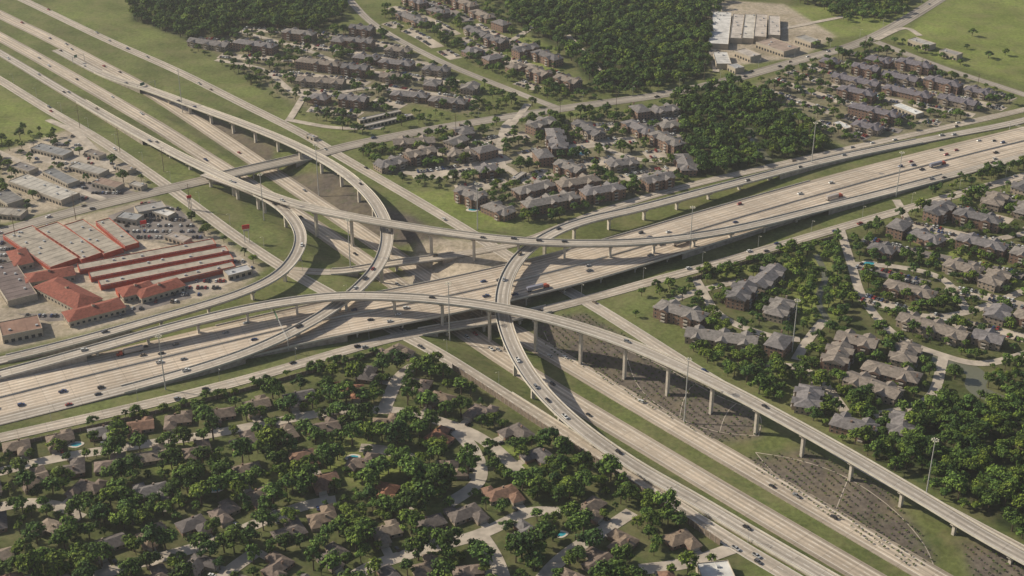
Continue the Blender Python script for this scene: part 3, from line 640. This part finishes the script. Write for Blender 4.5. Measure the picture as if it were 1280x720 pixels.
for pg,mt,z in (([(20,392),(60,402),(150,396),(240,372),(225,355),(150,392)],m_lotd,.06),([(190,250),(225,262),(262,300),(225,300),(150,300),(135,270)],m_lotd,.06),([(30,195),(95,165),(150,210),(120,222)],m_lot,.06),([(225,322),(300,320),(322,340),(250,370),(215,352)],m_lot,.06),([(0,296),(60,282),(20,330),(0,330)],m_lotd,.06),([(95,225),(150,235),(170,240),(110,254),(90,246)],m_lotd,.06)):
    mb=MB(); p=poly(pg); mb.ngon([(a,b,z) for a,b in p],0); mb.build('parking_lot',[mt])
    for _ in range(170):
        x=random.uniform(p[:,0].min(),p[:,0].max()); y=random.uniform(p[:,1].min(),p[:,1].max()); x=round(x/3)*3; y=round(y/11)*11
        if inpoly(p,x,y) and not hit(x,y): put_car(x,y,z+.02,math.pi/2); stamp(x,y,2.2,8)
for u,v,k in ((712,188,1.2),(728,192,.9),(592,262,.8),(560,668,.6),(95,556,.6),(455,122,.8),(1085,330,.9),(441,572,.6),(270,612,.6),(345,95,.8),(1100,120,.9),(765,210,.9),(700,668,.6)):
    x,y,_=G(u,v); mb=MB(); n=14
    mb.ngon([(x+8*k*math.cos(t)*(1+.2*math.sin(2*t)),y+6*k*math.sin(t),.27) for t in [i*2*math.pi/n for i in range(n)]],0)
    mb.ngon([(x+5.5*k*math.cos(t)*(1+.2*math.sin(2*t)),y+3.6*k*math.sin(t),.31) for t in [i*2*math.pi/n for i in range(n)]],1)
    mb.build('swimming_pool',[m_par,m_water]); stamp(x,y,9*k,4)
for pts,w in (([(1165,448),(1200,455),(1225,470),(1215,485),(1250,500)],7),([(1020,318),(1032,345),(1022,375),(1035,400)],2.5),([(935,160),(945,180),(960,200)],4)):
    A=path([(a,b,0) for a,b in pts]); ribbon('creek',A,w,m_creek,.05); stamp_path(A,w+1,2)
for pts in ([(945,560),(1000,575),(1060,600),(1120,640),(1160,680),(1168,697)],[(945,560),(985,600),(1040,640),(1110,675),(1168,697)],[(780,440),(830,462),(900,500),(950,520),(948,545)],[(780,440),(800,480),(850,515),(900,535),(948,545)],[(680,410),(700,440),(740,460),(770,470)],[(1040,640),(1050,620),(1060,600)],[(850,515),(855,495),(870,482)],[(900,535),(905,520),(920,508)]):
    A=path([(a,b,-2) for a,b in pts]); ribbon('mow_strip',A,.28,m_res,.18,drape=True)
def wall(pts,h=4.5):
    A=path([(a,b,0) for a,b in pts]); T,Nn,s=frames(A); mb=MB()
    for i in range(len(A)-1):
        c=(A[i,:2]+A[i+1,:2])/2; L=s[i+1]-s[i]; mb.box((c[0],c[1],h/2-.2),(L-.3,.25,h),0,ax=(T[i,0],T[i,1])); mb.box((A[i,0],A[i,1],h/2),(.45,.45,h+.4),1,ax=(T[i,0],T[i,1]))
    mb.build('noise_wall',[m_nwall,m_wall])
wall([(566,462),(600,484),(660,524),(740,576),(820,628),(900,682)])
wall([(-40,570),(0,562),(150,528),(300,491),(470,443)],3)
wall([(860,352),(950,324),(1050,296)],3)
mb=MB(); mb.cyl((0,0,-7),(0,0,42),.5,.25,8,0)
for i in range(8):
    t=i*math.pi/4; c,s_=math.cos(t),math.sin(t); mb.cyl((0,0,41.2),(c*1.6,s_*1.6,41.5),.07,.07,4,0); mb.box((c*1.9,s_*1.9,41.4),(.8,.6,.4),1,ax=(c,s_))
mast=mb.mesh('high_mast_light',[m_steel,m_lamp])
for u,v in ((207,487),(562,418),(597,287),(1120,246),(228,137),(856,517),(1157,622),(1014,207),(398,236),(862,318),(438,335),(990,440),(330,275)):
    x,y,_=G(u,v); add('high_mast_light',mast,(x,y,0))
mb=MB(); mb.cyl((0,0,0),(0,0,10),.16,.09,6,0); mb.cyl((0,0,10),(2.2,0,10.4),.07,.06,5,0); mb.box((2.5,0,10.35),(.9,.35,.18),1)
slamp=mb.mesh('street_lamp',[m_steel,m_lamp])
for k in('X','FE','FS'):
    T,Nn,s=frames(P[k])
    for i in range(5,len(P[k])-3,14):
        x,y=P[k][i,0]+Nn[i,0]*(HW[k]+1.5),P[k][i,1]+Nn[i,1]*(HW[k]+1.5); add('street_lamp',slamp,(x,y,float(terr(x,y)[0])),math.atan2(-Nn[i,1],-Nn[i,0]))
mb=MB(); mb.cyl((0,0,-.5),(0,0,24),.3,.18,6,0)
for z in (18,20.5,23): mb.box((0,0,z),(5,.2,.2),0); mb.cyl((2.3,0,z),(2.3,0,z-.8),.1,.1,5,1); mb.cyl((-2.3,0,z),(-2.3,0,z-.8),.1,.1,5,1)
upole=mb.mesh('utility_pole',[m_wood,m_ac])
for u,v in ((205,215),(238,262),(150,190),(100,160),(888,118),(950,140),(1010,185),(880,100),(700,150),(770,140),(95,275),(20,300),(570,172),(1080,70),(1150,100),(1220,120)):
    x,y,_=G(u,v); add('utility_pole',upole,(x,y,0),.7)
def pylon(u,v,h,w,mt):
    x,y,_=G(u,v); mb=MB(); mb.cyl((0,-w*.3,0),(0,-w*.3,h),.3,.3,8,0); mb.cyl((0,w*.3,0),(0,w*.3,h),.3,.3,8,0); mb.box((0,0,h),(.7,w,w*.6),1); mb.box((0,0,h-w*.5),(.5,w*.8,w*.25),2); add('pylon_sign',mb.mesh('pylon_sign',[m_steel,mt,m_trim]),(x,y,0),-1.2)
pylon(309,303,14,6,m_signred); pylon(182,300,16,5,m_signred); pylon(238,262,12,4,m_signred)
def gantry(k,i,side=1):
    A=P[k]; T,Nn,s=frames(A); hw=HW[k]+1.5; x,y,z=A[i]; mb=MB()
    for sg in(-1,1): mb.cyl((0,sg*hw,-1),(0,sg*hw,7.5),.3,.25,8,0)
    for zz in(6.2,7.5): mb.cyl((0,-hw,zz),(0,hw,zz),.12,.12,6,0)
    mb.box((.25,side*hw*.4,7),(.12,hw*.5,3.2),1); mb.box((.32,side*hw*.4,7),(.03,hw*.44,.25),2)
    add('overhead_highway_sign',mb.mesh('overhead_highway_sign',[m_steel,m_green,m_trim]),(x,y,z),math.atan2(T[i,1],T[i,0])+math.pi)
gantry('F2',14); gantry('BN',140); gantry('A',250); gantry('A',60,-1)
# ---------------- trees ----------------
def tree_mesh(seed,R,Ht,n=11,per=60,flat=1.0,name='oak_tree'):
    r=random.Random(seed); mb=MB(); mb.cyl((0,0,-.5),(r.uniform(-.3,.3),r.uniform(-.3,.3),Ht*.45),.38,.25,6,4)
    cl=[]
    for k in range(n):
        t=2*math.pi*(k*.381966+r.random()*.12); rr=R*math.sqrt((k+.3)/n)*r.uniform(.62,.86)
        z=Ht*(.84-.42*(rr/R)**2)+r.uniform(-.1,.08)*Ht; cl.append((rr*math.cos(t)*flat,rr*math.sin(t)/flat,z,R*r.uniform(.26,.44)))
    for (x,y,z,c) in cl[1::2]: mb.cyl((0,0,Ht*.35),(x*.85,y*.85,z-c*.4),.17,.06,4,4)
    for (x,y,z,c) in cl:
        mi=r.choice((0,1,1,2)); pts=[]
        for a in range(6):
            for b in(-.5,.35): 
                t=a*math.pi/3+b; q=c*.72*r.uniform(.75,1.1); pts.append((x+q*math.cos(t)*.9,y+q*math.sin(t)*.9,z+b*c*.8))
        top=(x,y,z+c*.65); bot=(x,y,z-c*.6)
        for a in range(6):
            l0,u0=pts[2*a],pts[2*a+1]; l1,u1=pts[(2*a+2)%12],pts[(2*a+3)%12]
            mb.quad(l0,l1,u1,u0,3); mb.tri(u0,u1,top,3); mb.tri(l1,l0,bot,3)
        for _ in range(per):
            zz=r.uniform(-.5,1); t=r.uniform(0,6.283); q=math.sqrt(1-zz*zz); rad=c*r.uniform(.72,1.15)
            nrm=Vector((q*math.cos(t),q*math.sin(t),zz*.8)); p=Vector((x,y,z))+nrm*rad
            nn=(nrm+Vector((r.uniform(-.6,.6),r.uniform(-.6,.6),r.uniform(-.1,.8)))).normalized()
            a=nn.orthogonal().normalized(); b=nn.cross(a); th=r.uniform(0,3.14); a2=a*math.cos(th)+b*math.sin(th); b2=nn.cross(a2); sz=r.uniform(.32,.64)
            mb.quad(tuple(p-a2*sz-b2*sz*.3),tuple(p-b2*sz*.8+a2*sz*.2),tuple(p+a2*sz+b2*sz*.2),tuple(p+b2*sz*.8-a2*sz*.1),min(2,max(0,mi+r.choice((-1,0,0,1)))))
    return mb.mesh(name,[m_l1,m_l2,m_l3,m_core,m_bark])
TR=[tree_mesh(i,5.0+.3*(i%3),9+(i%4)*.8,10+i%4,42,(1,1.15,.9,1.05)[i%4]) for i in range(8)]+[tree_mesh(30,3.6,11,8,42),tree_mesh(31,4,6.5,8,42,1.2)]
SH=[tree_mesh(50+i,3.0,5.5,5,16,1,'shrub') for i in range(3)]
ntree=[0]
def plant(pg,sp_,smin,smax,name='oak_tree',parent=None,keep=1.0,val=255,meshes=TR,clr=0,drape=False,cval=5,jit=.45):
    Pp=poly(pg); x0,y0=Pp.min(0); x1,y1=Pp.max(0); gx_=np.arange(x0,x1,sp_); gy_=np.arange(y0,y1,sp_*.87)
    for r,yy in enumerate(gy_):
        for xx in gx_:
            x=xx+(r%2)*sp_/2+random.uniform(-jit,jit)*sp_; y=yy+random.uniform(-jit,jit)*sp_
            if random.random()>keep: continue
            if not inpoly(Pp,x,y) or hit(x,y,val): continue
            if clr and any(hit(x+clr*math.cos(t),y+clr*math.sin(t),cval) for t in (0,1.57,3.14,4.71)): continue
            s=smin+(smax-smin)*random.random()**1.3; ntree[0]+=1
            add(name,random.choice(meshes),(x,y,float(terr(x,y)[0]) if drape else 0),random.uniform(0,6.28),(s*random.uniform(.9,1.1),s*random.uniform(.9,1.1),s*random.uniform(.85,1.2)),None,parent)
def empty(n):
    o=bpy.data.objects.new(n,None); col.objects.link(o); return o
W1=empty('woodland'); W2=empty('woodland'); W3=empty('woodland'); W4=empty('woodland'); W5=empty('woodland'); GB=empty('shrub_bed'); GB2=empty('shrub_bed')
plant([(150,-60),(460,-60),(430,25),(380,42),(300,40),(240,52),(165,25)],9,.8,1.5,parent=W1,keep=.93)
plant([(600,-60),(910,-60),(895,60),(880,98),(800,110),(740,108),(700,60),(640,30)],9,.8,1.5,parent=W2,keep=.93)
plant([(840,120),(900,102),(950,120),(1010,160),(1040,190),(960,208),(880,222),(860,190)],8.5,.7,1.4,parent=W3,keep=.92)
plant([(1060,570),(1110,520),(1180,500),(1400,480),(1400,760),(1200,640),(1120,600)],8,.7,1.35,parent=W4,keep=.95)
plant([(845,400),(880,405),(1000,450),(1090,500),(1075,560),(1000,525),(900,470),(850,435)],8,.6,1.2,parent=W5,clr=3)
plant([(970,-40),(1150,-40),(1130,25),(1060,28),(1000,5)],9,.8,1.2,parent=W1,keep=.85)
plant([(-80,583),(120,550),(300,505),(480,458),(545,458),(600,500),(720,570),(820,632),(900,695),(860,780),(-80,780)],7.8,.55,1.6,keep=.88,clr=1.5)
for pg,spc,k in ((K1,9,.75),(K2,8.5,.8),(K3,9.5,.7),
 ([(240,45),(300,85),(350,125),(400,150),(380,150),(300,100),(230,60)],10,.4),
 ([(450,190),(520,172),(620,155),(740,142),(870,125),(880,215),(800,255),(680,280),(620,272),(560,240),(470,222)],8,.85),
 ([(800,370),(840,355),(900,335),(1060,295),(1070,440),(1020,460),(930,450),(850,405)],8,.85),
 ([(1060,300),(1120,262),(1200,222),(1350,195),(1350,500),(1200,480),(1100,430),(1065,360)],7.5,.88),
 ([(1000,470),(1080,430),(1200,455),(1190,510),(1120,560),(1060,560),(1010,520)],7.5,.9),
 ([(1065,285),(1280,205),(1280,228),(1100,290)],8,.6),
 ([(0,175),(100,150),(190,235),(100,255),(0,285)],14,.5),([(-60,270),(0,240),(40,262),(0,285),(-60,300)],10,.7),
 ([(-40,180),(0,178),(40,200),(20,240),(-40,260)],9,.7),([(235,265),(330,335),(320,345),(240,300)],10,.35),
 ([(860,215),(960,205),(1060,190),(960,200),(880,228)],9,.6),([(390,130),(560,140),(640,145),(560,155),(430,172),(380,150)],11,.6),
 ([(540,110),(640,100),(740,110),(860,100),(830,120),(700,133),(620,150),(590,150)],9,.75),([(1000,62),(1090,40),(1130,52),(1240,95),(1180,92),(1100,60),(1000,90)],12,.5),
 ([(500,0),(600,-20),(640,30),(700,70),(690,80),(620,30)],10,.5),([(1150,30),(1260,50),(1270,90),(1180,70)],22,.3),([(720,375),(760,370),(830,420),(800,425)],12,.5),([(700,270),(880,225),(860,215),(680,255)],9,.45)):
    plant(pg,spc,.5,1.1,keep=k,clr=1.2)
plant(BED1,4.4,.24,.38,'shrub',GB,.85,0,SH,drape=True,jit=.1)
plant(BED2,4.4,.24,.38,'shrub',GB2,.85,0,SH,drape=True,jit=.1)
plant(BED3,4.4,.24,.38,'shrub',GB2,.85,0,SH,drape=True,jit=.1)
plant([(0,555),(300,480),(470,440),(480,450),(300,495),(0,572)],7,.4,.9,val=1,keep=.8,clr=2)
# ---------------- haze, light, world, camera ----------------
mb=MB(); mb.box((0,300,270),(7000,7000,620),0)
mh=bpy.data.materials.new('humid_air'); mh.use_nodes=True; nt=mh.node_tree; nt.nodes.remove(nt.nodes['Principled BSDF'])
vs=nt.nodes.new('ShaderNodeVolumeScatter'); vs.inputs['Density'].default_value=.000055; vs.inputs['Anisotropy'].default_value=.2; vs.inputs['Color'].default_value=(.96,.97,1,1)
nt.links.new(vs.outputs[0],nt.nodes['Material Output'].inputs['Volume']); mb.build('atmosphere_haze',[mh])
el=math.radians(33); hx,hy=-.95,.31
w=bpy.data.worlds.new('World'); sc.world=w; w.use_nodes=True; nt=w.node_tree; bg=nt.nodes['Background']
sky=nt.nodes.new('ShaderNodeTexSky'); sky.sky_type='NISHITA'; sky.sun_disc=False; sky.sun_elevation=el; sky.sun_rotation=math.atan2(hx,hy)%(2*math.pi); sky.dust_density=2
nt.links.new(sky.outputs[0],bg.inputs[0]); bg.inputs[1].default_value=.082
sl=bpy.data.lights.new('sun','SUN'); sl.energy=5.0; sl.angle=math.radians(.5); sl.color=(1,.91,.75)
so=bpy.data.objects.new('sun',sl); col.objects.link(so)
d=Vector((-hx*math.cos(el),-hy*math.cos(el),-math.sin(el))); so.rotation_euler=d.to_track_quat('-Z','Y').to_euler(); so.location=(-300,100,400)
cam=bpy.data.cameras.new('camera'); cam.lens=50; cam.sensor_width=36; cam.clip_start=1; cam.clip_end=40000
co=bpy.data.objects.new('camera',cam); co.location=(0,CY,H); co.rotation_euler=(math.pi/2-PIT,0,0); col.objects.link(co); sc.camera=co
sc.view_settings.view_transform='Standard'; sc.view_settings.look='None'; sc.view_settings.exposure=0
print('trees',ntree[0],'objects',len(bpy.data.objects))
